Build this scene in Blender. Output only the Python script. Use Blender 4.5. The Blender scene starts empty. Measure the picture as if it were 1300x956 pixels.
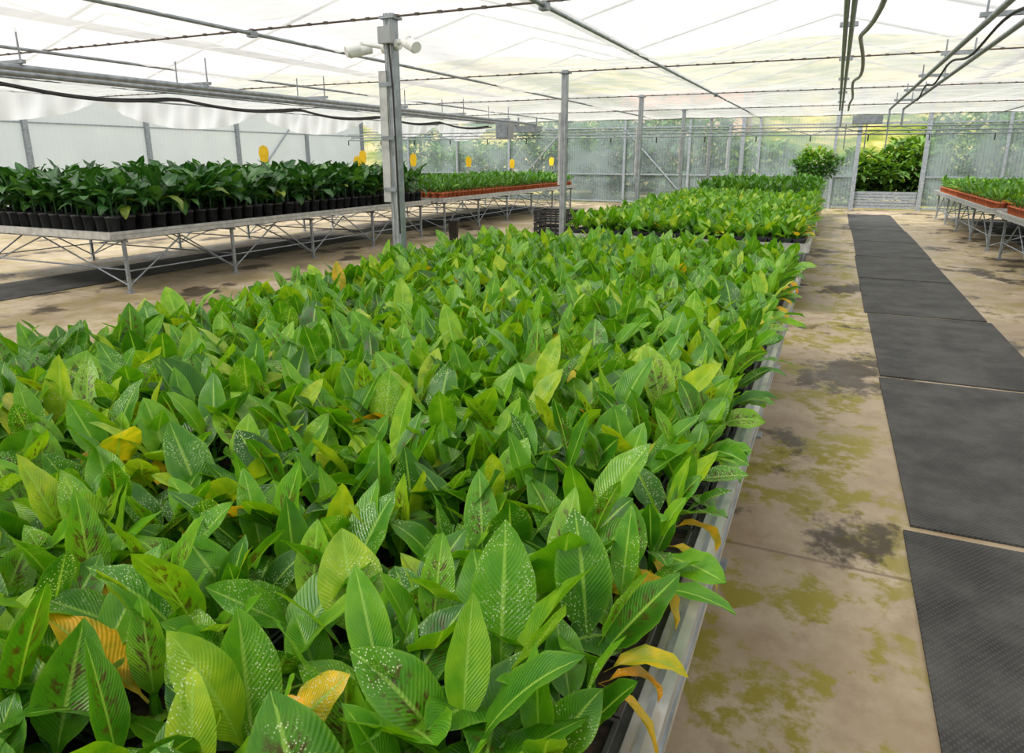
import bpy, math, numpy as np
from mathutils import Matrix, Vector
rng = np.random.default_rng(7)
scene = bpy.context.scene
scene.view_settings.view_transform = 'Standard'
scene.view_settings.look = 'None'
scene.view_settings.exposure = 0.0

# ------------------------------------------------------------ materials
def new_mat(name):
    m = bpy.data.materials.new(name); m.use_nodes = True
    nt = m.node_tree; nt.nodes.clear()
    out = nt.nodes.new('ShaderNodeOutputMaterial')
    return m, nt, out
class N:
    def __init__(s, nt): s.nt = nt
    def n(s, typ, **kw):
        nd = s.nt.nodes.new(typ)
        for k, v in kw.items(): setattr(nd, k, v)
        return nd
    def link(s, a, b): s.nt.links.new(a, b)
    def setin(s, sock, v):
        if isinstance(v, bpy.types.NodeSocket): s.link(v, sock)
        else: sock.default_value = v
    def math(s, op, a, b=0.0, c=None, clamp=False):
        nd = s.n('ShaderNodeMath', operation=op); nd.use_clamp = clamp
        s.setin(nd.inputs[0], a); s.setin(nd.inputs[1], b)
        if c is not None: s.setin(nd.inputs[2], c)
        return nd.outputs[0]
    def smooth(s, v, lo, hi, a=0.0, b=1.0):
        nd = s.n('ShaderNodeMapRange', interpolation_type='SMOOTHSTEP')
        s.setin(nd.inputs[0], v)
        for i, x in enumerate((lo, hi, a, b)): nd.inputs[i+1].default_value = x
        return nd.outputs[0]
    def mix(s, f, a, b):
        nd = s.n('ShaderNodeMix', data_type='RGBA')
        s.setin(nd.inputs[0], f)
        for sk, v in ((nd.inputs[6], a), (nd.inputs[7], b)):
            if isinstance(v, tuple): v = tuple(v[:3]) + (1,)
            s.setin(sk, v)
        return nd.outputs[2]
    def ramp(s, f, stops):
        nd = s.n('ShaderNodeValToRGB'); e = nd.color_ramp.elements
        while len(e) < len(stops): e.new(0.5)
        for el, (p, c) in zip(e, stops):
            el.position = p; el.color = tuple(c) + (1,)
        s.setin(nd.inputs[0], f); return nd.outputs[0]
    def noise(s, vec, scale, detail=3.0, rough=0.55):
        nd = s.n('ShaderNodeTexNoise'); s.link(vec, nd.inputs['Vector'])
        nd.inputs['Scale'].default_value = scale
        nd.inputs['Detail'].default_value = detail
        nd.inputs['Roughness'].default_value = rough
        return nd.outputs['Fac']
    def pos(s): return s.n('ShaderNodeNewGeometry').outputs['Position']
    def sep(s, v):
        nd = s.n('ShaderNodeSeparateXYZ'); s.link(v, nd.inputs[0]); return nd.outputs
    def comb(s, x, y, z):
        nd = s.n('ShaderNodeCombineXYZ')
        for i, v in enumerate((x, y, z)): s.setin(nd.inputs[i], v)
        return nd.outputs[0]
    def bump(s, h, strength, dist=0.01):
        nd = s.n('ShaderNodeBump'); s.link(h, nd.inputs['Height'])
        nd.inputs['Strength'].default_value = strength
        nd.inputs['Distance'].default_value = dist
        return nd.outputs[0]
    def bsdf(s, col, rough=0.5, metal=0.0, spec=0.5, normal=None):
        nd = s.n('ShaderNodeBsdfPrincipled')
        if isinstance(col, tuple): col = tuple(col[:3]) + (1,)
        s.setin(nd.inputs['Base Color'], col); s.setin(nd.inputs['Roughness'], rough)
        s.setin(nd.inputs['Metallic'], metal)
        nd.inputs['Specular IOR Level'].default_value = spec
        if normal is not None: s.link(normal, nd.inputs['Normal'])
        return nd.outputs[0]
    def mixs(s, f, a, b):
        nd = s.n('ShaderNodeMixShader'); s.setin(nd.inputs[0], f)
        s.link(a, nd.inputs[1]); s.link(b, nd.inputs[2]); return nd.outputs[0]

def simple(name, col, rough=0.5, metal=0.0, var=0.25, scale=8.0, spec=0.5):
    m, nt, out = new_mat(name); k = N(nt)
    f = k.noise(k.pos(), scale, 4)
    c2 = tuple(x*(1-var) for x in col); c3 = tuple(min(1, x*(1+var)) for x in col)
    k.link(k.bsdf(k.mix(k.smooth(f, .3, .7), c2, c3), rough, metal, spec), out.inputs[0])
    return m

def leaf_mat(name, stops, rib=(.34,.55,.10), blotch=0.0, specks=0.0, rough=0.38, transl=0.3):
    m, nt, out = new_mat(name); k = N(nt)
    a = k.n('ShaderNodeAttribute', attribute_name='luv').outputs['Vector']
    b = k.n('ShaderNodeAttribute', attribute_name='lrn').outputs['Vector']
    u, v, _ = k.sep(a); r1, r2, r3 = k.sep(b)
    au = k.math('ABSOLUTE', u)
    col = k.ramp(r1, stops)
    P = k.pos()
    # darker/lighter zones within the leaf
    nz = k.noise(P, 22, 2)
    dk = k.n('ShaderNodeMix', data_type='RGBA', blend_type='MULTIPLY')
    dk.inputs[0].default_value = 1
    k.link(col, dk.inputs[6]); k.link(k.ramp(nz, [(.3, (.55,.74,.7)), (.7, (1.3,1.1,1.0))]), dk.inputs[7])
    col = dk.outputs[2]
    # lateral veins
    ph = k.math('ADD', k.math('MULTIPLY', v, 170.0), k.math('MULTIPLY', au, -38.0))
    vein = k.math('SINE', ph)
    col = k.mix(k.math('MULTIPLY', k.smooth(vein, .3, 1), .035), col, rib)
    if blotch > 0:
        col = k.mix(k.math('MULTIPLY', k.smooth(au, .8, 1.0), .22), col, (.33,.54,.04))
        vec = k.comb(k.math('MULTIPLY', u, 2.6),
                     k.math('SUBTRACT', k.math('MULTIPLY', v, 15.0), k.math('MULTIPLY', au, 2.5)),
                     k.math('MULTIPLY', r2, 60.0))
        bn = k.noise(vec, 1.0, 5, .7)
        mk = k.math('MULTIPLY', k.smooth(bn, .50, .57), k.smooth(r2, .62, .72))
        mk = k.math('MULTIPLY', mk, k.math('SUBTRACT', 1.0, k.smooth(au, .4, .75)))
        mk = k.math('MULTIPLY', mk, k.smooth(v, .25, .4))
        mk = k.math('MULTIPLY', mk, k.math('SUBTRACT', 1.0, k.smooth(v, .7, .9)))
        mk = k.math('MULTIPLY', mk, k.math('SUBTRACT', 1.0, k.smooth(r1, .86, .9)))
        col = k.mix(k.math('MULTIPLY', mk, blotch), col, (.10,.045,.015))
    col = k.mix(k.math('MULTIPLY', k.math('SUBTRACT', 1.0, k.smooth(au, .03, .10)), .75), col, rib)
    if specks > 0:
        vo = k.n('ShaderNodeTexVoronoi'); k.link(P, vo.inputs['Vector']); vo.inputs['Scale'].default_value = 210
        sp = k.math('SUBTRACT', 1.0, k.smooth(vo.outputs['Distance'], .20, .34))
        sp = k.math('MULTIPLY', sp, k.smooth(k.noise(P, 11, 2), .46, .60))
        sp = k.math('MULTIPLY', sp, k.smooth(r3, .38, .58))
        col = k.mix(k.math('MULTIPLY', sp, specks), col, (.76,.84,.62))
    hgt = k.math('ADD', k.math('MULTIPLY', vein, .3), k.math('MULTIPLY', nz, 1.5))
    nrm = k.bump(hgt, .35, .003)
    p = k.bsdf(col, rough, 0, .5, nrm)
    t = k.n('ShaderNodeBsdfTranslucent')
    tc = k.n('ShaderNodeMix', data_type='RGBA', blend_type='MULTIPLY'); tc.inputs[0].default_value = 1
    k.link(col, tc.inputs[6]); tc.inputs[7].default_value = (1.6, 1.5, .35, 1)
    k.link(tc.outputs[2], t.inputs[0])
    k.link(k.mixs(transl, p, t.outputs[0]), out.inputs[0])
    return m

M = {}
M['leaf'] = leaf_mat('banana_leaf', [(0, (.022,.11,.008)), (.30, (.055,.22,.010)), (.60, (.125,.37,.013)),
        (.82, (.25,.50,.018)), (.93, (.48,.60,.03)), (.955, (.85,.60,.03)), (1, (.80,.38,.02))], rib=(.38,.62,.09), blotch=.85, specks=.9, rough=.30, transl=.32)
M['leaf_dark'] = leaf_mat('dark_leaf', [(0, (.008,.048,.013)), (.5, (.024,.11,.021)), (.9, (.08,.23,.035)), (1, (.30,.34,.04))],
        rib=(.14,.30,.08), rough=.32, transl=.2)
M['leaf_mid'] = leaf_mat('mid_leaf', [(0, (.025,.11,.012)), (.5, (.06,.21,.016)), (.9, (.18,.37,.03)), (1, (.45,.42,.04))], rough=.42)
M['leaf_bush'] = leaf_mat('bush_leaf', [(0, (.02,.065,.012)), (.5, (.06,.16,.022)), (.9, (.17,.32,.045)), (1, (.22,.34,.06))], rough=.6)
M['black_pot'] = simple('black_plastic', (.016,.016,.018), .45, var=.3)
M['tray'] = simple('dark_tray_plastic', (.03,.033,.035), .4, var=.3)
M['soil'] = simple('soil', (.03,.018,.012), .95, var=.5, scale=60)
M['orange_pot'] = simple('terracotta_plastic', (.55,.13,.04), .5, var=.15)
M['galv'] = simple('galvanised_steel', (.30,.33,.36), .42, .45, var=.2, scale=14)
M['alu'] = simple('aluminium', (.54,.54,.53), .38, .5, var=.18, scale=10)
M['tabletop'] = simple('bench_mesh_top', (.30,.31,.30), .6, .2, var=.2, scale=20)
M['dark'] = simple('dark_rubber', (.02,.02,.022), .6)
M['rust'] = simple('brown_hook', (.10,.07,.055), .6)
M['white'] = simple('white_plastic', (.8,.8,.78), .4, var=.04)
M['grey'] = simple('grey_plastic', (.33,.34,.35), .5, var=.05)
M['yellow'] = simple('yellow_card', (.95,.58,.01), .5, var=.06)
M['wood'] = simple('pale_stake', (.5,.4,.22), .7, var=.2)
M['stucco'] = simple('stucco', (.75,.5,.36), .9, var=.1)
M['rooftile'] = simple('roof_tiles', (.6,.2,.08), .8, var=.25, scale=3)

def cloth_mat(name, base, tr_lo, tr_hi, trcol=(1,1,1), back=.4):
    m, nt, out = new_mat(name); k = N(nt)
    x, y, z = k.sep(k.pos())
    f1 = k.noise(k.comb(k.math('MULTIPLY', x, 3.0), k.math('MULTIPLY', y, .35), z), 1.3, 4, .6)
    f2 = k.noise(k.comb(x, y, z), .5, 2)
    f3 = k.noise(k.comb(k.math('MULTIPLY', x, .4), k.math('MULTIPLY', y, 6.0), z), 1.0, 3)
    f = k.math('ADD', k.math('MULTIPLY', f1, .4), k.math('ADD', k.math('MULTIPLY', f2, .3), k.math('MULTIPLY', f3, .3)))
    fac = k.smooth(f, .38, .62, tr_lo, tr_hi)
    t = k.n('ShaderNodeBsdfTranslucent'); t.inputs[0].default_value = base + (1,)
    d = k.n('ShaderNodeBsdfDiffuse'); d.inputs[0].default_value = base + (1,)
    tt = k.n('ShaderNodeBsdfTransparent'); tt.inputs[0].default_value = trcol + (1,)
    k.link(k.mixs(fac, k.mixs(back, t.outputs[0], d.outputs[0]), tt.outputs[0]), out.inputs[0])
    return m
M['cloth'] = cloth_mat('white_shade_cloth', (.72,.715,.70), .22, .38, back=.52)
M['drape'] = cloth_mat('white_drape', (.80,.81,.82), .08, .16)
M['roofpc'] = cloth_mat('roof_polycarbonate', (.88,.9,.92), .78, .84)

def panel_mat(name, base, lo, hi, ribs, axis, ribamp=.10):
    m, nt, out = new_mat(name); k = N(nt)
    s = k.sep(k.pos()); c = s[axis]
    rib = k.math('SINE', k.math('MULTIPLY', c, ribs))
    big = k.math('SINE', k.math('MULTIPLY', c, 5.2))
    n1 = k.noise(k.comb(k.math('MULTIPLY', c, .6), s[2], 3.0), .9, 4, .6)
    f = k.math('ADD', k.math('MULTIPLY', rib, ribamp), k.math('ADD', k.math('MULTIPLY', big, .06), n1))
    fac = k.smooth(f, .3, .75, lo, hi)
    t = k.n('ShaderNodeBsdfTranslucent'); t.inputs[0].default_value = base + (1,)
    d = k.bsdf(base, .25, 0, .6)
    tt = k.n('ShaderNodeBsdfTransparent'); tt.inputs[0].default_value = (.94,.97,.99,1)
    k.link(k.mixs(fac, k.mixs(.45, t.outputs[0], d), tt.outputs[0]), out.inputs[0])
    return m
M['wall_frost'] = panel_mat('frosted_polycarbonate', (.70,.735,.76), .02, .12, 40, 1, .05)
M['wall_clear'] = panel_mat('corrugated_clear_panel', (.52,.60,.62), .58, .88, 60, 0, .06)

# floor
m, nt, out = new_mat('stained_concrete'); k = N(nt); P = k.pos(); x, y, z = k.sep(P)
n1 = k.noise(P, .9, 6, .65); n2 = k.noise(P, 5, 6, .7); n3 = k.noise(P, 60, 3)
col = k.mix(k.smooth(n1, .35, .65), (.30,.22,.13), (.47,.385,.275))
col = k.mix(k.math('MULTIPLY', k.smooth(n2, .45, .7), .5), col, (.22,.15,.08))
moss = k.math('MULTIPLY', k.smooth(k.noise(P, 1.7, 6, .66), .475, .53), k.smooth(n2, .40, .54))
near = k.math('MULTIPLY', k.smooth(x, -1.2, -.1), k.math('SUBTRACT', 1.0, k.smooth(x, .30, .75)))
far_ = k.math('MULTIPLY', k.smooth(x, 1.7, 1.9), .45)
lft = k.math('MULTIPLY', k.math('SUBTRACT', 1.0, k.smooth(x, -3.6, -3.0)), .35)
mm = k.math('MULTIPLY', moss, k.math('MAXIMUM', near, k.math('MAXIMUM', far_, lft)))
col = k.mix(k.math('MULTIPLY', mm, .95), col, (.24,.205,.005))
vv = k.n('ShaderNodeMapping'); k.link(P, vv.inputs[0]); vv.inputs['Location'].default_value = (7.3, 2.1, 0)
vv.inputs['Scale'].default_value = (1, .75, 1)
st = k.smooth(k.noise(vv.outputs[0], .95, 6, .68), .54, .61)
col = k.mix(k.math('MULTIPLY', st, .9), col, (.035,.022,.012))
seam = k.math('ABSOLUTE', k.math('SUBTRACT', k.math('FRACT', k.math('DIVIDE', k.math('ADD', y, .92), 2.7)), .5))
col = k.mix(k.math('MULTIPLY', k.math('SUBTRACT', 1.0, k.smooth(seam, .002, .006)), .6), col, (.12,.08,.05))
h = k.math('ADD', k.math('MULTIPLY', n2, .6), k.math('MULTIPLY', n3, .3))
k.link(k.bsdf(col, k.smooth(n1, .3, .7, .35, .75), 0, .4, k.bump(h, .35, .01)), out.inputs[0]); M['floor'] = m
# mats
m, nt, out = new_mat('woven_floor_mat'); k = N(nt); P = k.pos()
x, y, z = k.sep(P)
w = k.math('MULTIPLY', k.math('SINE', k.math('MULTIPLY', x, 260)), k.math('SINE', k.math('MULTIPLY', y, 200)))
n1 = k.noise(P, 2.2, 6, .7)
col = k.mix(k.smooth(n1, .3, .7), (.026,.026,.026), (.085,.082,.077))
col = k.mix(k.math('MULTIPLY', k.smooth(w, 0, .8), .45), col, (.11,.11,.10))
k.link(k.bsdf(col, .75, 0, .3, k.bump(w, .5, .004)), out.inputs[0]); M['mat'] = m
# outdoors
m, nt, out = new_mat('dry_hillside'); k = N(nt); P = k.pos()
f = k.noise(P, .16, 6, .65)
k.link(k.bsdf(k.ramp(f, [(.35, (.06,.12,.02)), (.47, (.18,.21,.03)), (.55, (.46,.37,.13)), (.7, (.56,.46,.26))]), .95, 0, .2), out.inputs[0]); M['hill'] = m

# ------------------------------------------------------------ mesh builder
class B:
    def __init__(s): s.V=[]; s.loops=[]; s.sizes=[]; s.mi=[]; s.mats=[]; s.n=0; s.A=[]; s.R=[]; s.sm=[]
    def mat(s, key):
        if key not in s.mats: s.mats.append(key)
        return s.mats.index(key)
    def add(s, V, F, key, luv=None, lrn=None, smooth=False):
        V = np.asarray(V, float).reshape(-1,3); F = np.asarray(F, int)
        s.V.append(V); s.loops.append((F + s.n).ravel()); s.sizes.append(np.full(len(F), F.shape[1]))
        s.mi.append(np.full(len(F), s.mat(key))); s.sm.append(np.full(len(F), smooth))
        s.A.append(luv if luv is not None else np.zeros((len(V),3)))
        s.R.append(lrn if lrn is not None else np.zeros((len(V),3)))
        s.n += len(V)
    def box(s, c, d, key, rot=0.0):
        c = np.array(c, float); d = np.array(d, float)/2
        V = np.array([[a,b,e] for a in (-1,1) for b in (-1,1) for e in (-1,1)], float)*d
        if rot:
            cs, sn = math.cos(rot), math.sin(rot); V = V @ np.array([[cs,sn,0],[-sn,cs,0],[0,0,1]])
        s.add(V+c, [[0,1,3,2],[4,6,7,5],[0,4,5,1],[2,3,7,6],[0,2,6,4],[1,5,7,3]], key)
    def tube(s, p0, p1, r, key, n=8, r1=None):
        p0 = np.array(p0, float); p1 = np.array(p1, float); r1 = r if r1 is None else r1
        d = p1-p0; d /= np.linalg.norm(d)
        a = np.cross(d, [0,0,1] if abs(d[2]) < .9 else [1,0,0]); a /= np.linalg.norm(a); b = np.cross(d, a)
        t = np.arange(n)*2*math.pi/n
        ring = np.cos(t)[:,None]*a + np.sin(t)[:,None]*b
        V = np.vstack([p0+ring*r, p1+ring*r1])
        i = np.arange(n); j = (i+1) % n
        s.add(V, np.stack([i, j, j+n, i+n], 1), key, smooth=True)
        s.add(V[:n], [list(range(n))[::-1]], key); s.add(V[n:], [list(range(n))], key)
    def path(s, pts, r, key, n=6):
        for a, b in zip(pts[:-1], pts[1:]): s.tube(a, b, r, key, n)
    def grid(s, X, Y, Z, key, smooth=True):
        h, w = X.shape; V = np.stack([X,Y,Z], -1).reshape(-1,3)
        i = (np.arange(h-1)[:,None]*w + np.arange(w-1)).ravel()
        s.add(V, np.stack([i, i+1, i+w+1, i+w], 1), key, smooth=smooth)
    def inst(s, TV, TF, pos, scale, rot, key, smooth=False):
        TV = np.asarray(TV, float); TF = np.asarray(TF, int); n = len(pos)
        cs, sn = np.cos(rot)[:,None], np.sin(rot)[:,None]
        sc = np.asarray(scale, float).reshape(n,1)
        X = (TV[None,:,0]*cs - TV[None,:,1]*sn)*sc + pos[:,0:1]
        Y = (TV[None,:,0]*sn + TV[None,:,1]*cs)*sc + pos[:,1:2]
        Z = TV[None,:,2]*sc + pos[:,2:3]
        V = np.stack([X,Y,Z], -1).reshape(-1,3)
        F = (TF[None] + (np.arange(n)*len(TV))[:,None,None]).reshape(-1, TF.shape[1])
        s.add(V, F, key, smooth=smooth)
    def leaves(s, base, az, L, W, e0, bend, fold, roll, r, key, nu=4, nv=8, pet=.14, wavy=.0):
        n = len(az)
        col = lambda a: np.broadcast_to(np.asarray(a, float), (n,)).reshape(n,1)
        az, L, W, e0, bend, fold, roll = map(col, (az, L, W, e0, bend, fold, roll))
        v = np.linspace(0, 1, nv+1)[None]
        e = e0 - bend*v**1.4
        dl = L/nv
        ce = np.cos(e); se = np.sin(e)
        rr = np.concatenate([np.zeros((n,1)), np.cumsum((ce[:,1:]+ce[:,:-1])/2*dl, 1)], 1)
        zz = np.concatenate([np.zeros((n,1)), np.cumsum((se[:,1:]+se[:,:-1])/2*dl, 1)], 1)
        t = np.clip((v-pet)/(1-pet), 0, 1)
        w = t**.72*(1-t)**.9; w = w/ (.444**.72*.556**.9)
        w = np.maximum(w, np.where(v < .97, .05, .0))*W
        u = np.linspace(-1, 1, nu+1)
        h = np.stack([np.cos(az), np.sin(az), 0*az], -1)      # n,1,3
        sd = np.stack([-np.sin(az), np.cos(az), 0*az], -1)
        nm = -se[...,None]*h + ce[...,None]*np.array([0,0,1.])
        rl = (roll*v)[...,None]
        s2 = sd*np.cos(rl) + nm*np.sin(rl); n2 = nm*np.cos(rl) - sd*np.sin(rl)
        mid = base[:,None,:] + rr[...,None]*h + zz[...,None]*np.array([0,0,1.])
        uu = u[None,None,:,None]
        fo = fold[...,None,None]
        ph = (az*13)[...,None]
        rip = wavy*np.sin(v[...,None]*22 + ph)*np.abs(u)[None,None,:]**2*W[...,None]
        cup = np.abs(uu) - .35*uu**2
        Pn = mid[:,:,None,:] + s2[:,:,None,:]*(uu*w[:,:,None,None]*np.cos(fo)) \
            + n2[:,:,None,:]*(cup*w[:,:,None,None]*np.sin(fo) + rip[...,None])
        V = Pn.reshape(-1,3); m1 = (nv+1)*(nu+1)
        i = (np.arange(nv)[:,None]*(nu+1) + np.arange(nu)).ravel()
        F = np.stack([i, i+1, i+nu+2, i+nu+1], 1)
        F = (F[None] + (np.arange(n)*m1)[:,None,None]).reshape(-1,4)
        luv = np.zeros((n, nv+1, nu+1, 3)); luv[...,0] = u; luv[...,1] = v[...,None]
        lr = np.broadcast_to(r[:,None,:], (n, m1, 3)).reshape(-1,3)
        s.add(V, F, key, luv.reshape(-1,3), lr, True)
    def obj(s, name, parent=None):
        me = bpy.data.meshes.new(name)
        V = np.concatenate(s.V); L = np.concatenate(s.loops); S = np.concatenate(s.sizes)
        me.vertices.add(len(V)); me.vertices.foreach_set('co', V.astype(np.float32).ravel())
        me.loops.add(len(L)); me.loops.foreach_set('vertex_index', L.astype(np.int32))
        me.polygons.add(len(S)); st = np.concatenate([[0], np.cumsum(S)[:-1]])
        me.polygons.foreach_set('loop_start', st.astype(np.int32))
        try: me.polygons.foreach_set('loop_total', S.astype(np.int32))
        except Exception: pass
        for kk in s.mats: me.materials.append(M[kk])
        me.polygons.foreach_set('material_index', np.concatenate(s.mi).astype(np.int32))
        me.update(calc_edges=True)
        me.polygons.foreach_set('use_smooth', np.concatenate(s.sm).astype(bool))
        if any(x.any() for x in s.R):
            for nm, dat in (('luv', s.A), ('lrn', s.R)):
                at = me.attributes.new(nm, 'FLOAT_VECTOR', 'POINT')
                at.data.foreach_set('vector', np.concatenate(dat).astype(np.float32).ravel())
        me.validate(); me.update()
        o = bpy.data.objects.new(name, me); scene.collection.objects.link(o)
        if parent: o.parent = parent
        return o

# pot templates
def round_pot(r, h, n=10):
    t = np.arange(n)*2*math.pi/n; c = np.stack([np.cos(t), np.sin(t)], 1)
    rings = [(r*.72, 0), (r*.93, h*.86), (r*1.03, h*.87), (r*1.03, h), (r*.92, h), (r*.9, h*.9)]
    V = np.concatenate([np.c_[c*a, np.full(n, z)] for a, z in rings]); F = []
    for k_ in range(len(rings)-1):
        for i in range(n):
            j = (i+1) % n; F.append([k_*n+i, k_*n+j, (k_+1)*n+j, (k_+1)*n+i])
    SV = np.vstack([np.c_[c*r*.91, np.full(n, h*.9)]])
    return V, F, SV, [list(range(n))]
def square_pot(a, h):
    c = np.array([[-1,-1],[1,-1],[1,1],[-1,1]], float)*a/2
    rings = [(.68, 0), (.94, h*.9), (1.0, h*.9), (1.0, h), (.88, h), (.86, h*.85)]
    V = np.concatenate([np.c_[c*q, np.full(4, z)] for q, z in rings]); F = []
    for k_ in range(len(rings)-1):
        for i in range(4):
            j = (i+1) % 4; F.append([k_*4+i, k_*4+j, (k_+1)*4+j, (k_+1)*4+i])
    return V, F, np.c_[c*.87, np.full(4, h*.86)], [[0,1,2,3]]

def positions(x0, x1, y0, y1, sp, jit, z):
    nx = max(1, int(round((x1-x0)/sp))); ny = max(1, int(round((y1-y0)/sp)))
    X, Y = np.meshgrid(x0 + (np.arange(nx)+.5)*(x1-x0)/nx, y0 + (np.arange(ny)+.5)*(y1-y0)/ny)
    P = np.stack([X.ravel(), Y.ravel(), np.full(X.size, z)], 1)
    P[:, :2] += rng.uniform(-jit, jit, (len(P), 2)); return P

def plant_leaves(b, P, nl, Lr, wr, stem, key, nu, nv, e_in=(1.15,1.5), e_out=(.45,1.0), bend=(.3,1.3), fold=(.15,.5), rhue=None, zj=.03, wavy=.0, pet=.14, hm=.52, young=0):
    n = len(P); 
    pa = rng.uniform(0, 6.28, n); ps = rng.uniform(.82, 1.15, n); ph = rng.uniform(-.13, .13, n)
    for j in range(nl):
        f = j/(nl-1)                           # 0 inner, 1 outer
        az = pa + j*2.4 + rng.normal(0, .35, n)
        L = rng.uniform(*Lr, n)*ps*(1-.10*f)
        e0 = (e_in[0]*(1-f)+e_out[0]*f) + rng.uniform(0, 1, n)*((e_in[1]-e_in[0])*(1-f)+(e_out[1]-e_out[0])*f)
        bd = rng.uniform(*bend, n)*(.5+.6*f)
        base = P.copy(); base[:,2] += stem*(1-.55*f) + rng.uniform(-zj, zj, n)
        base[:,0] += .012*np.cos(az); base[:,1] += .012*np.sin(az)
        r = rng.uniform(0, 1, (n,3))
        hue = np.clip(rng.normal(hm, .18, n) + ph + young*(.5-f)*.35, 0.02, .88)
        odd = rng.uniform(0, 1, n) < (.002 + .17*f**4)
        hue = np.where(odd, rng.uniform(.93, .985, n), hue)
        r[:,0] = hue if rhue is None else np.clip(hue*rhue, 0, 1)
        b.leaves(base, az, L, L*wr*rng.uniform(.8,1.15,n)*(.72+.28*min(1,f*3) if young else 1), e0, bd, rng.uniform(*fold, n), rng.normal(0,.5,n), r, key, nu, nv, pet=pet, wavy=wavy)

def plant_stems(b, P, r, h, key, hue):
    n = 6; t = np.arange(n)*2*math.pi/n; c = np.stack([np.cos(t), np.sin(t)], 1)
    V = np.vstack([np.c_[c*r*1.2, np.zeros(n)], np.c_[c*r*.6, np.full(n, h)]])
    F = [[i, (i+1)%n, (i+1)%n+n, i+n] for i in range(n)]
    nn = len(P); b.inst(V, F, P, np.ones(nn), rng.uniform(0,6,nn), key)
    b.R[-1] = np.tile([hue,.1,.1], (nn*2*n,1)); b.A[-1] = np.tile([.5,.3,0], (nn*2*n,1))

# ------------------------------------------------------------ benches
ZT = .80
def bench(x0, x1, y0, y1, name='planting_bench', rim=.07, leg=2.0):
    b = B(); cx, cy = (x0+x1)/2, (y0+y1)/2; w, l = x1-x0, y1-y0
    b.box((cx, cy, ZT-.012), (w-.02, l-.02, .014), 'tabletop')
    for xx in (x0, x1):
        b.box((xx, cy, ZT+.005), (.035, l, rim+.03), 'alu')
        sgn = 1 if xx == x0 else -1
        b.box((xx+sgn*.03, cy, ZT-.04), (.06, l, .012), 'alu')
        b.box((xx+sgn*.01, cy, ZT+.045), (.052, l+.002, .012), 'alu')
        b.box((xx+sgn*.01, cy, ZT+.053), (.012, l+.002, .006), 'galv')
        b.box((xx-sgn*.019, cy, ZT+.012), (.006, l, .008), 'galv')
    for yy in (y0, y1):
        b.box((cx, yy, ZT+.005), (w, .035, rim+.03), 'alu')
    for xx in np.linspace(x0+.5, x1-.5, 4): b.box((xx, cy, ZT-.05), (.04, l-.1, .05), 'galv')
    ys = np.linspace(y0+.25, y1-.25, max(2, int(round(l/leg))+1))
    xl = (x0+.12, x1-.12)
    for i, yy in enumerate(ys):
        b.box((cx, yy, ZT-.09), (w-.1, .04, .03), 'galv')
        for xx in xl:
            b.box((xx, yy, (ZT-.09)/2), (.04, .04, ZT-.09), 'galv')
            b.box((xx, yy, .006), (.10, .10, .012), 'galv')
        b.tube((xl[0], yy, .1), (xl[0]+(w-.24)*.5, yy, ZT-.1), .011, 'galv', 6)
        b.tube((xl[1], yy, .1), (xl[0]+(w-.24)*.5, yy, ZT-.1), .011, 'galv', 6)
        b.tube((xl[0], yy, .32), (xl[1], yy, .32), .012, 'galv', 6)
        if i < len(ys)-1:
            y2 = ys[i+1]
            for xx in xl:
                b.tube((xx, yy, .1), (xx, (yy+y2)/2, ZT-.1), .012, 'galv', 6)
                b.tube((xx, y2, .1), (xx, (yy+y2)/2, ZT-.1), .012, 'galv', 6)
                b.tube((xx, yy, .3), (xx, y2, .3), .011, 'galv', 6)
    return b.obj(name)

XR = -.185; XL = -3.08
bench(XL, XR, -.7, 6.5); bench(XL, XR, 8.45, 16.4); bench(XL, XR, 17.0, 24.2)
bench(-12.2, -8.5, 6.0, 14.0); bench(-12.2, -8.5, 14.6, 24.2)
bench(2.8, 6.2, 7.0, 15.4); bench(2.8, 6.2, 16.1, 24.6)

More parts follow.
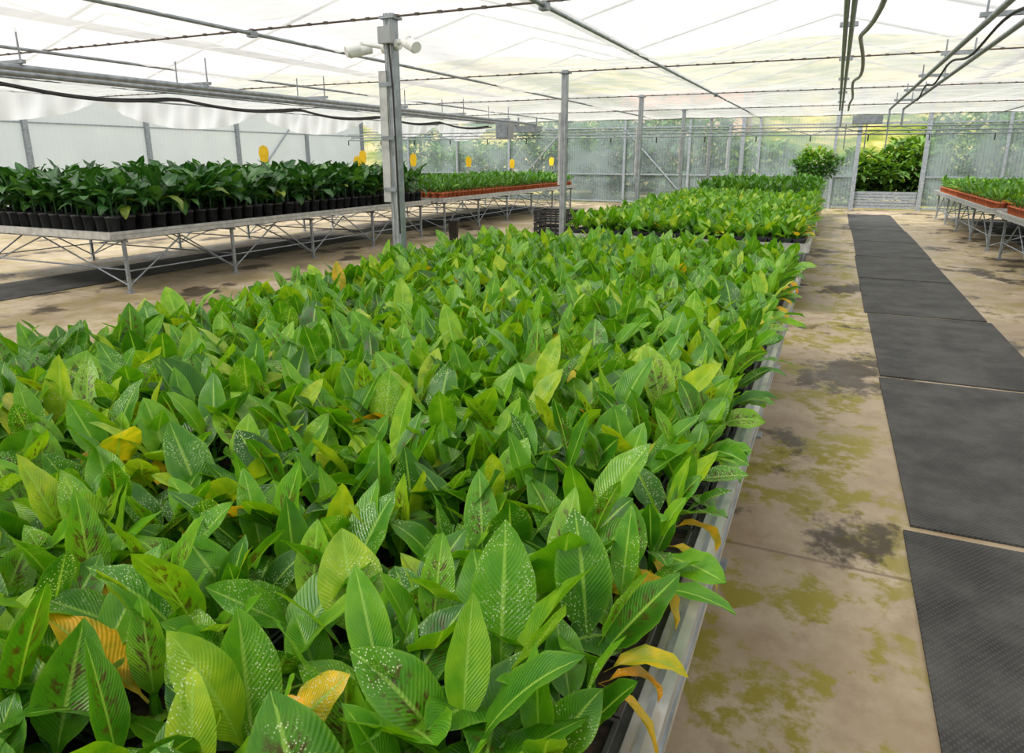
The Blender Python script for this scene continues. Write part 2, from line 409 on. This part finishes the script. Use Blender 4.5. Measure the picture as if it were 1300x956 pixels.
# ------------------------------------------------------------ foreground bed
def bed(y0, y1, lod_split, name, nu1=6, nv1=12):
    b = B(); sp = .132; z = ZT+.005
    P = positions(XL+.05, XR-.04, y0, y1, sp, .004, z)
    TV, TF, SV, SF = square_pot(.125, .095)
    n = len(P); zr = np.zeros(n)
    b.inst(TV, TF, P, np.ones(n), zr, 'tray'); b.inst(SV, SF, P, np.ones(n), zr, 'soil')
    P[:,2] += .07
    P[:,:2] += rng.uniform(-.02, .02, (n,2))
    P[:,2] += .02*np.sin(P[:,0]*2.3+1)*np.sin(P[:,1]*1.7)
    plant_stems(b, P, .011, .07, 'leaf', .45)
    edge = (P[:,0] > XR-.14)
    lo = (P[:,1] < lod_split)
    for sel, nu, nv in ((lo, nu1, nv1), (~lo, 4, 7)):
        if sel.sum():
            s1 = sel & ~edge; s2 = sel & edge
            plant_leaves(b, P[s1], 6, (.18,.265), .255, .05, 'leaf', nu, nv, wavy=.05, pet=.14, e_in=(.95,1.45), e_out=(.2,.85), bend=(.0,.9), fold=(.10,.5), hm=.47, young=1)
            plant_leaves(b, P[s2], 5, (.15,.23), .245, .07, 'leaf', nu, nv, wavy=.05, pet=.14, e_out=(.3,1.0), bend=(.1,1.0), fold=(.12,.5), hm=.5, young=1)
    # withered leaves lying low and leaves spilling over the rails
    for xe, a0 in ((XR-.09, 0.0), (XL+.08, math.pi)):
        k_ = int((y1-y0)*7.0); q = np.stack([np.full(k_, xe), rng.uniform(y0, y1, k_), np.full(k_, z+.12)], 1)
        r = rng.uniform(0,1,(k_,3)); dead = rng.uniform(0,1,k_) < .5
        r[:,0] = np.where(dead, rng.uniform(.94,1,k_), rng.uniform(.3,.75,k_))
        b.leaves(q, a0+rng.normal(0,.6,k_), np.where(dead, rng.uniform(.12,.19,k_), rng.uniform(.16,.24,k_)), np.where(dead, rng.uniform(.018,.034,k_), rng.uniform(.036,.052,k_)), rng.uniform(.1,.7,k_), np.where(dead, rng.uniform(1.3,2.4,k_), rng.uniform(.3,1.1,k_)),
                 np.where(dead, rng.uniform(.4,.9,k_), .25), rng.normal(0,.6,k_), r, 'leaf', 4, 8, wavy=.12)
    return b.obj(name)
bed(-.65, 6.45, 4.0, 'banana_seedling_bed')
bed(8.5, 16.35, 0, 'banana_seedling_bed')

# third bench darker plants
def potted(x0, x1, y0, y1, sp, potr, poth, potkey, key, nl, Lr, wr, stem, name, rh=None, nu=2, nv=6, **kw):
    b = B(); P = positions(x0, x1, y0, y1, sp, sp*.06, ZT+.005)
    TV, TF, SV, SF = round_pot(potr, poth, 8); n = len(P)
    b.inst(TV, TF, P, np.ones(n), rng.uniform(0,1,n), potkey, True); b.inst(SV, SF, P, np.ones(n), np.zeros(n), 'soil')
    P[:,2] += poth*.88
    plant_stems(b, P, .014, stem, key, .3)
    plant_leaves(b, P, nl, Lr, wr, stem, key, nu, nv, rhue=rh, **kw)
    return b.obj(name)
potted(XL+.1, XR-.1, 17.1, 22.6, .2, .08, .13, 'black_pot', 'leaf_mid', 6, (.26,.36), .17, .1, 'potted_green_plants', rh=.8)
potted(-12.1, -8.6, 6.1, 13.9, .235, .098, .24, 'black_pot', 'leaf_dark', 9, (.34,.52), .19, .28, 'potted_banana_plants',
       nu=4, nv=8, bend=(.8,2.4), e_in=(.9,1.45), e_out=(.3,.9), wavy=.10, zj=.08)
potted(-12.1, -8.6, 14.75, 24.1, .2, .085, .16, 'orange_pot', 'leaf_mid', 6, (.22,.34), .15, .1, 'potted_banana_plants', rh=.8)
potted(2.9, 6.1, 7.1, 15.3, .2, .085, .15, 'orange_pot', 'leaf_mid', 6, (.2,.3), .15, .08, 'potted_banana_plants')
potted(2.9, 6.1, 16.2, 24.5, .2, .085, .15, 'orange_pot', 'leaf_mid', 6, (.2,.3), .15, .08, 'potted_banana_plants')

# bushes
def bush(c, rad, n, name, L=.22, key='leaf_bush', trunk=True):
    b = B(); d = rng.normal(0,1,(n,3)); d /= np.linalg.norm(d, axis=1)[:,None]
    lump = 1+.22*np.sin(d[:,0]*5+c[0])*np.sin(d[:,1]*6+c[1])+.15*np.sin(d[:,2]*9)
    p = np.array(c) + d*np.array(rad)*(rng.uniform(.3,1,n)**.4*lump)[:,None]
    p[:,2] = np.maximum(p[:,2], c[2]-rad[2]*.9)
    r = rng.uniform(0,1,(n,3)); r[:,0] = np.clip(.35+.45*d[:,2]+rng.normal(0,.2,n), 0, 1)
    b.leaves(p, np.arctan2(d[:,1], d[:,0])+rng.normal(0,.8,n), rng.uniform(.7,1.3,n)*L, rng.uniform(.7,1.3,n)*L*.24,
             rng.uniform(-.3,1.2,n), rng.uniform(.3,1.3,n), .2, 0, r, key, 2, 3)
    z0 = c[2]-rad[2]
    if trunk:
        for a in np.linspace(0, 6.28, 6)[:-1]:
            b.tube((c[0], c[1], z0-.1), (c[0]+.5*rad[0]*math.cos(a), c[1]+.5*rad[1]*math.sin(a), c[2]+.2*rad[2]), .03*rad[2], 'wood', 6)
    return b.obj(name)
bb = B(); TV,TF,SV,SF = round_pot(.2,.28,14); P = np.array([[-.55, 23.5, ZT+.005]])
bb.inst(TV,TF,P,[1],np.zeros(1),'black_pot',True); bb.inst(SV,SF,P,[1],np.zeros(1),'soil'); bb.obj('large_plant_pot')
bush((-.55,23.5,1.58),(.62,.6,.46),1500,'potted_shrub',.17,'leaf_mid')
for (x_,y_,rx,rz) in [(-17,32,2.6,1.2),(-13.2,33,2.4,1.8),(-9.8,32,2.1,1.7),(-6.2,33.5,2.6,1.9),(-2.8,32.5,1.8,1.1),
                      (.7,32,1.4,.95),(2.9,34,1.6,1.15),(6.8,32,2.4,1.8),(10.5,33,2.4,2.2),(-12,37,3.0,2.3),(-7.5,38,3.2,2.1),(-21,34,2.6,2.0),(5.2,37,2.6,1.9)]:
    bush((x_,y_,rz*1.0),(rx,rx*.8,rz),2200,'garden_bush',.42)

# ------------------------------------------------------------ shell
b = B(); b.box((-4.5, 11.5, -.05), (33, 33.2, .1), 'floor'); b.obj('floor')
b = B(); b.box((0, 40, -.2), (240, 240, .15), 'hill'); b.obj('ground_outside')
b = B()
X, Y = np.meshgrid(np.linspace(-110, 90, 70), np.linspace(40, 120, 40))
Z = (Y-40)*.24 + .8*np.sin(X*.11+Y*.07)+.5*np.sin(X*.3)*np.sin(Y*.21) - .6
b.grid(X, Y, Z, 'hill'); b.obj('hillside')
b = B(); b.box((-11,58,3.2),(9,6,4.4),'stucco')
for q in (-3,-.9,1.2,3.3): b.box((-11+q,54.97,3.8),(.9,.08,1.2),'dark')
b.add([(-16,54.5,5.4),(-6,54.5,5.4),(-6,61.5,5.4),(-16,61.5,5.4),(-16,58,7.0),(-6,58,7.0)],[[0,1,5,4],[2,3,4,5]],'rooftile'); b.add([(-16,54.5,5.4),(-16,58,7.),(-16,61.5,5.4),(-6,54.5,5.4),(-6,61.5,5.4),(-6,58,7.)],[[0,1,2],[3,4,5]],'stucco'); b.obj('hillside_house')

WX0, WX1, WY0, WY1, WH = -20.7, 11.8, -4.2, 27.95, 4.2
GY = [.95+3.85*i for i in range(-1, 8)]
# left wall
def side_wall(x_, name, s_):
    b = B()
    b.box((x_, (WY0+WY1)/2, WH/2), (.02, WY1-WY0, WH), 'wall_frost')
    for y_ in GY:
        if y_ < WY1: b.box((x_+s_*.08, y_, WH/2), (.10,.14,WH), 'galv')
    for z_ in (.35, 2.75, 4.1): b.box((x_+s_*.03,(WY0+WY1)/2,z_),(.04,WY1-WY0,.04),'galv')
    b.tube((x_+s_*.1, GY[6], .3), (x_+s_*.1, GY[7], 3.9), .035, 'galv'); b.tube((x_+s_*.1, GY[3], 3.9), (x_+s_*.1, GY[4], .3), .035, 'galv')
    return b.obj(name)
side_wall(WX0, 'wall_left', 1); side_wall(WX1, 'wall_right', -1)
# far wall
b = B()
DX0, DX1 = .65, 2.75
for xa, xb in ((WX0, DX0), (DX1, WX1)):
    b.box(((xa+xb)/2, WY1, WH/2), (xb-xa, .02, WH), 'wall_clear')
b.box(((DX0+DX1)/2, WY1, 3.6), (DX1-DX0, .02, 1.2), 'wall_clear')
b.obj('wall_far')
b = B()
xs = np.arange(-20.6, 11.8, 2.56) + .03
for x_ in xs:
    if DX0-.1 < x_ < DX1+.1: continue
    b.box((x_, WY1-.07, WH/2), (.09,.09,WH), 'galv')
for x_ in (-3.25, DX0, DX1): b.box((x_, WY1-.09, WH/2), (.14,.12,WH), 'galv')
for z_ in (.08, 1.15, 2.95, 4.1):
    for xa, xb in ((WX0, DX0), (DX1, WX1)): b.box(((xa+xb)/2, WY1-.05, z_), (xb-xa,.05,.05), 'galv')
b.box(((DX0+DX1)/2, WY1-.05, 2.95), (DX1-DX0,.06,.08), 'galv')
b.tube((-12.9, WY1-.1, .3), (-10.4, WY1-.1, 2.9), .03, 'galv'); b.tube((-7.8, WY1-.1, 2.9), (-5.3, WY1-.1, .3), .03, 'galv')
b.obj('wall_far_frame')
b = B()
for i in range(6): b.box(((DX0+DX1)/2, WY1, .09+i*.1), (DX1-DX0-.16,.03,.085), 'galv')
b.obj('slatted_gate')
b = B(); b.box(((WX0+WX1)/2, WY0, WH/2), (WX1-WX0,.02,WH), 'wall_frost')
for x_ in xs: b.box((x_, WY0+.07, WH/2), (.09,.09,WH), 'galv')
b.obj('wall_near')
# outer roof, gabled bays
b = B(); xk = np.arange(WX0, WX1+.1, (WX1-WX0)/8); zk = np.where(np.arange(len(xk))%2 == 0, WH, WH+1.1)
X, Y = np.meshgrid(xk, np.array([WY0, WY1])); Z = np.tile(zk, (2,1)); b.grid(X, Y, Z, 'roofpc', False); b.obj('roof')
b = B()
for y_ in GY:
    for i in range(len(xk)-1): b.tube((xk[i], y_, zk[i]-.06), (xk[i+1], y_, zk[i+1]-.06), .03, 'galv', 6)
for i in range(2, len(xk)-1, 2): b.box((xk[i], (WY0+WY1)/2, WH-.1), (.18, WY1-WY0, .1), 'galv')
b.obj('roof_frame')

# shade cloth ceiling
CX0, CX1, CY1 = -12.0, 9.6, 20.25
ZC = 2.86
b = B()
X, Y = np.meshgrid(np.linspace(CX0, CX1, 330), np.linspace(WY0+.1, CY1, 420))
ph = (Y-.95)/3.85; q = np.abs(np.sin(math.pi*ph))
Z = ZC + .02 - .07*q**.8 + .014*np.sin(X*9+3*np.sin(Y*.9))*q + .026*np.sin(X*3.1+Y*1.3)*q + .015*np.sin(Y*13+X*.6+2*np.sin(X*.7))*(1-.5*q) + .006*np.sin(Y*31+X*2)
b.grid(X, Y, Z, 'cloth'); b.obj('ceiling')
# drapes along the cloth edge
b = B()
yy = np.linspace(-4, 24, 420); T = np.linspace(0, 1, 8)
Yg, Tg = np.meshgrid(yy, T); sc = np.abs(np.sin(math.pi*(Yg-.95)/3.85))**.7
Zg = ZC+.02 - Tg*(.10+.42*sc) ; Xg = CX0-.02 + .05*np.sin(Yg*7+Tg*2)*Tg + .03*np.sin(Yg*17) - .12*Tg*sc
b.grid(Xg, Yg, Zg, 'drape'); b.obj('edge_drape')

# structural posts
PX = -3.22
def post(x_, y_, big):
    b = B(); s_ = .08 if big else .07
    b.box((x_, y_, ZC/2), (s_, s_, ZC), 'galv')
    b.box((x_, y_, .008), (.22,.22,.016), 'galv')
    b.box((x_, y_, ZC-.03), (.13,.13,.02), 'galv')
    for xo in (-.012,.012): b.box((x_+xo*1.6, y_-s_/2-.002, ZC/2), (.006,.006,ZC), 'alu')
    if big:
        b.box((x_-.075, y_, 1.95), (.045,.06,1.0), 'alu'); b.box((x_-.06, y_-.05, 1.95), (.07,.012,1.0), 'alu')
        for z_ in (1.55,1.95,2.35): b.box((x_-.03,y_-.055,z_),(.12,.02,.03),'galv')
    else:
        b.box((x_-.055, y_, 1.9), (.03,.05,.9), 'alu')
    return b.obj('roof_post')
for i, y_ in enumerate(GY[1:]):
    if y_ < 25: post(PX, y_, i == 1)
for y_ in GY[1:]:
    if y_ < 25: post(7.4, y_, False)

# wires and purlins supporting the cloth
b = B()
for x_ in (-11.9, -9.95, -7.3, -4.62, -1.95, 3.35, 6.0, 8.6):
    b.tube((x_, WY0, ZC-.045), (x_, CY1, ZC-.045), .016, 'galv', 8)
for y_ in GY[:7]:
    b.tube((CX0, y_, ZC-.02), (CX1, y_, ZC-.02), .008, 'rust', 6)
    hx = np.arange(CX0, CX1, .2)
    for h_ in hx: b.box((h_+rng.uniform(-.04,.04), y_, ZC-.018), (.035,.02,.02), 'rust')
for y_ in (GY[2],GY[4]):
    for x_ in (-4.62,-1.95): b.box((x_, y_, ZC-.05), (.06,.07,.05), 'galv')
b.obj('ceiling_support_wires')

# irrigation boom rails (left) with cable
def rails(xs_, z_, y0, y1, name, r=.028):
    b = B()
    for x_ in xs_: 
        b.tube((x_, y0, z_), (x_, y1, z_), r, 'galv', 10)
    for y_ in np.arange(math.ceil(y0/1.925)*1.925, y1, 1.925):
        b.box(((xs_[0]+xs_[-1])/2, y_, z_+.05), (abs(xs_[-1]-xs_[0])+.08,.035,.03), 'galv')
        for x_ in xs_: b.tube((x_, y_, z_), (x_, y_, ZC-.03), .008, 'galv', 5)
    return b.obj(name)
o = rails((-6.7,-6.25), 2.52, -3, 14.9, 'irrigation_rail')
b = B(); ys = np.linspace(-2, 13.5, 90)
for off, zz_ in ((.0,2.44),(.07,2.42)):
    b.path([(-6.75+off+.03*math.sin(y_*2), y_, zz_-.07*abs(math.sin(math.pi*y_/1.925))) for y_ in ys], .014, 'dark')
b.obj('hanging_black_cable')
rails((-.04,.0), 2.66, -1, 14.9, 'irrigation_rail', .016); rails((.80,1.02), 2.66, -1, 14.9, 'irrigation_rail', .02)
b = B(); pts = []
for t in np.linspace(0,1,40):
    y_ = 3.0+11*t; pts.append((.10+.05*math.sin(t*19)*(1-t), y_, 2.60+.06*math.sin(t*23+1)*(1-t)))
b.path(pts, .015, 'grey'); pts = [(.93-.1*math.sin(t*3), 2.5+9*t, 2.58+.04*math.sin(t*25)) for t in np.linspace(0,1,50)]
b.path(pts, .010, 'dark'); b.obj('feed_hose')
# spray boom crossing
b = B(); yb = 15.0
for z_, y_ in ((2.36,yb),(2.22,yb),(2.29,yb+.12)): b.tube((-11.5,y_,z_),(8.5,y_,z_),.014,'galv',6)
for i, x_ in enumerate(np.arange(-11.5,8.4,.5)):
    b.tube((x_,yb,2.36 if i%2 else 2.22),(x_+.5,yb,2.22 if i%2 else 2.36),.006,'galv',5)
    if i % 2 == 0: b.tube((x_,yb,2.22),(x_,yb,2.10),.012,'dark',6)
for x_ in (-6.7,-6.25,0.0,.8,1.02): b.tube((x_,yb,2.36),(x_,yb,2.68),.02,'galv',6)
b.box((.45,yb,2.48),(.5,.35,.14),'galv'); b.box((-6.47,yb,2.42),(.55,.35,.14),'galv')
for x_ in (.1,.45,.8):
    b.tube((x_,yb-.1,2.4),(x_,yb-.1,1.95),.012,'galv',6)
b.obj('spray_boom')
b = B(); b.box((-6.2, 13.2, 2.32),(.3,.22,.32),'grey'); b.box((-6.2,13.08,2.32),(.24,.02,.26),'galv'); b.tube((-6.25,13.2,2.48),(-6.25,13.2,2.50),.02,'galv'); b.obj('control_box')

# security cameras on post
def cctv(px, py, pz, ax, name='security_camera'):
    b = B(); d = np.array(ax, float); d /= np.linalg.norm(d); p = np.array([px,py,pz])
    root = np.array([PX + (.045 if px > PX else -.045), 4.8, pz+.02])
    b.tube(root, p+np.array([0,0,.05]), .014, 'white', 8); b.tube(root, root+np.array([.03 if px>PX else -.03,0,0]), .04, 'white', 12)
    b.tube(p+np.array([0,0,.06]), p, .016, 'white', 8)
    b.tube(p-d*.075, p+d*.09, .036, 'white', 14); b.tube(p+d*.09, p+d*.105, .038, 'white', 14, .036); b.tube(p+d*.1, p+d*.108, .028, 'dark', 14)
    b.tube(p+d*.02+np.array([0,0,.014]), p+d*.13+np.array([0,0,.014]), .04, 'white', 14)
    return b.obj(name)
cctv(PX-.22, 4.72, 2.60, (-.6,-.8,-.25)); cctv(PX+.20, 4.74, 2.62, (.8,-.5,-.35))
b = B(); b.box((PX, 4.73, 2.70),(.11,.06,.12),'grey'); b.path([(PX+.02,4.73,2.64),(PX+.05,4.72,2.3),(PX+.05,4.74,1.2)],.007,'dark'); b.obj('junction_box')

# yellow tags
for (x_, y_, z_) in [(-9.5,9.9,1.86),(-9.6,13.0,1.80),(-9.6,12.8,1.68),(-9.3,14.6,1.74),(-9.6,18.0,1.68),(-9.4,24.0,1.66),(3.8,17.5,1.6),(-9.6,21.0,1.6)]:
    b = B(); b.tube((x_,y_,ZT+.2),(x_,y_,z_+.05),.008,'wood',5)
    V = [(-.06,0,-.14),(.06,0,-.14),(.09,0,.02),(.07,0,.12),(0,0,.16),(-.07,0,.12),(-.09,0,.02)]
    a = rng.uniform(.1,.6); V = [(x_+v_[0]*math.cos(a), y_-.012+v_[0]*math.sin(a), z_+v_[2]) for v_ in V]
    V2 = [(p[0],p[1]+.006,p[2]) for p in V]; b.add(V+V2, [[0,1,2,3,4,5,6]], 'yellow'); b.add(V2, [[6,5,4,3,2,1,0]], 'yellow')
    b.obj('yellow_sticky_tag')

# floor mats
y_ = .93
while y_ < 25:
    b = B(); sh = rng.uniform(-.03,.03); b.box((1.14+sh, y_+1.335, .006), (1.24, 2.64, .012), 'mat', rng.uniform(-.006,.006))
    b.obj('floor_mat'); y_ += 2.71
for x_, ya, yb_ in ((-10.3,4,13),(-10.3,14,24),(-6.2,8.5,9.9),(4.4,8,24),(-1.6,-.4,6.2),(-1.6,8.6,16)):
    b = B(); b.box((x_, (ya+yb_)/2, .006), (1.3, yb_-ya, .012), 'mat'); b.obj('floor_mat')

# black bin
b = B(); TV,TF,SV,SF = round_pot(.13,.5,18); P = np.array([[-7.5,13.3,0.0]])
b.inst(TV,TF,P,[1],np.zeros(1),'black_pot',True); b.inst(SV,SF,P,[1],np.zeros(1),'dark'); b.obj('black_bin')
# stacked crates
b = B(); cx, cy = -3.62, 9.45
for i in range(6):
    z0 = .0+i*.18
    for s_ in (-1,1):
        for zz_ in (.015,.085,.155):
            b.box((cx, cy+s_*.2, z0+zz_), (.52,.018,.028), 'black_pot'); b.box((cx+s_*.26, cy, z0+zz_), (.018,.4,.028), 'black_pot')
        for q in np.linspace(-.24,.24,7): b.box((cx+q, cy+s_*.2, z0+.085),(.018,.014,.16),'black_pot')
        for q in np.linspace(-.18,.18,5): b.box((cx+s_*.26, cy+q, z0+.085),(.014,.018,.16),'black_pot')
    b.box((cx,cy,z0+.01),(.5,.4,.012),'black_pot')
b.obj('crate_stack')

# ------------------------------------------------------------ light
w = bpy.data.worlds.new('World'); scene.world = w; w.use_nodes = True
nt = w.node_tree; nt.nodes.clear(); k = N(nt)
o = k.n('ShaderNodeOutputWorld'); bg = k.n('ShaderNodeBackground')
bg.inputs[0].default_value = (.97,.98,1.0,1); bg.inputs[1].default_value = 1.35
k.link(bg.outputs[0], o.inputs[0])
L = bpy.data.lights.new('sun','SUN'); L.energy = 6.3; L.angle = math.radians(22); L.color = (1,.97,.9)
lo = bpy.data.objects.new('sun', L); lo.rotation_euler = (math.radians(30), math.radians(-24), 0); scene.collection.objects.link(lo)

# ------------------------------------------------------------ camera
f = 870.0; phi = math.atan(233/f); th = math.atan(412*math.cos(phi)/f)
F = Vector((-math.sin(th)*math.cos(phi), math.cos(th)*math.cos(phi), -math.sin(phi)))
R = Vector((math.cos(th), math.sin(th), 0)); U = R.cross(F)
cam = bpy.data.cameras.new('camera'); co = bpy.data.objects.new('camera', cam); scene.collection.objects.link(co)
mt = Matrix((R, U, -F)).transposed().to_4x4(); mt.translation = Vector((0,0,1.8)); co.matrix_world = mt
cam.sensor_fit = 'HORIZONTAL'; cam.sensor_width = 36; cam.lens = f/1300*36
cam.shift_y = -45/1300; cam.clip_end = 500; cam.clip_start = .05
scene.camera = co
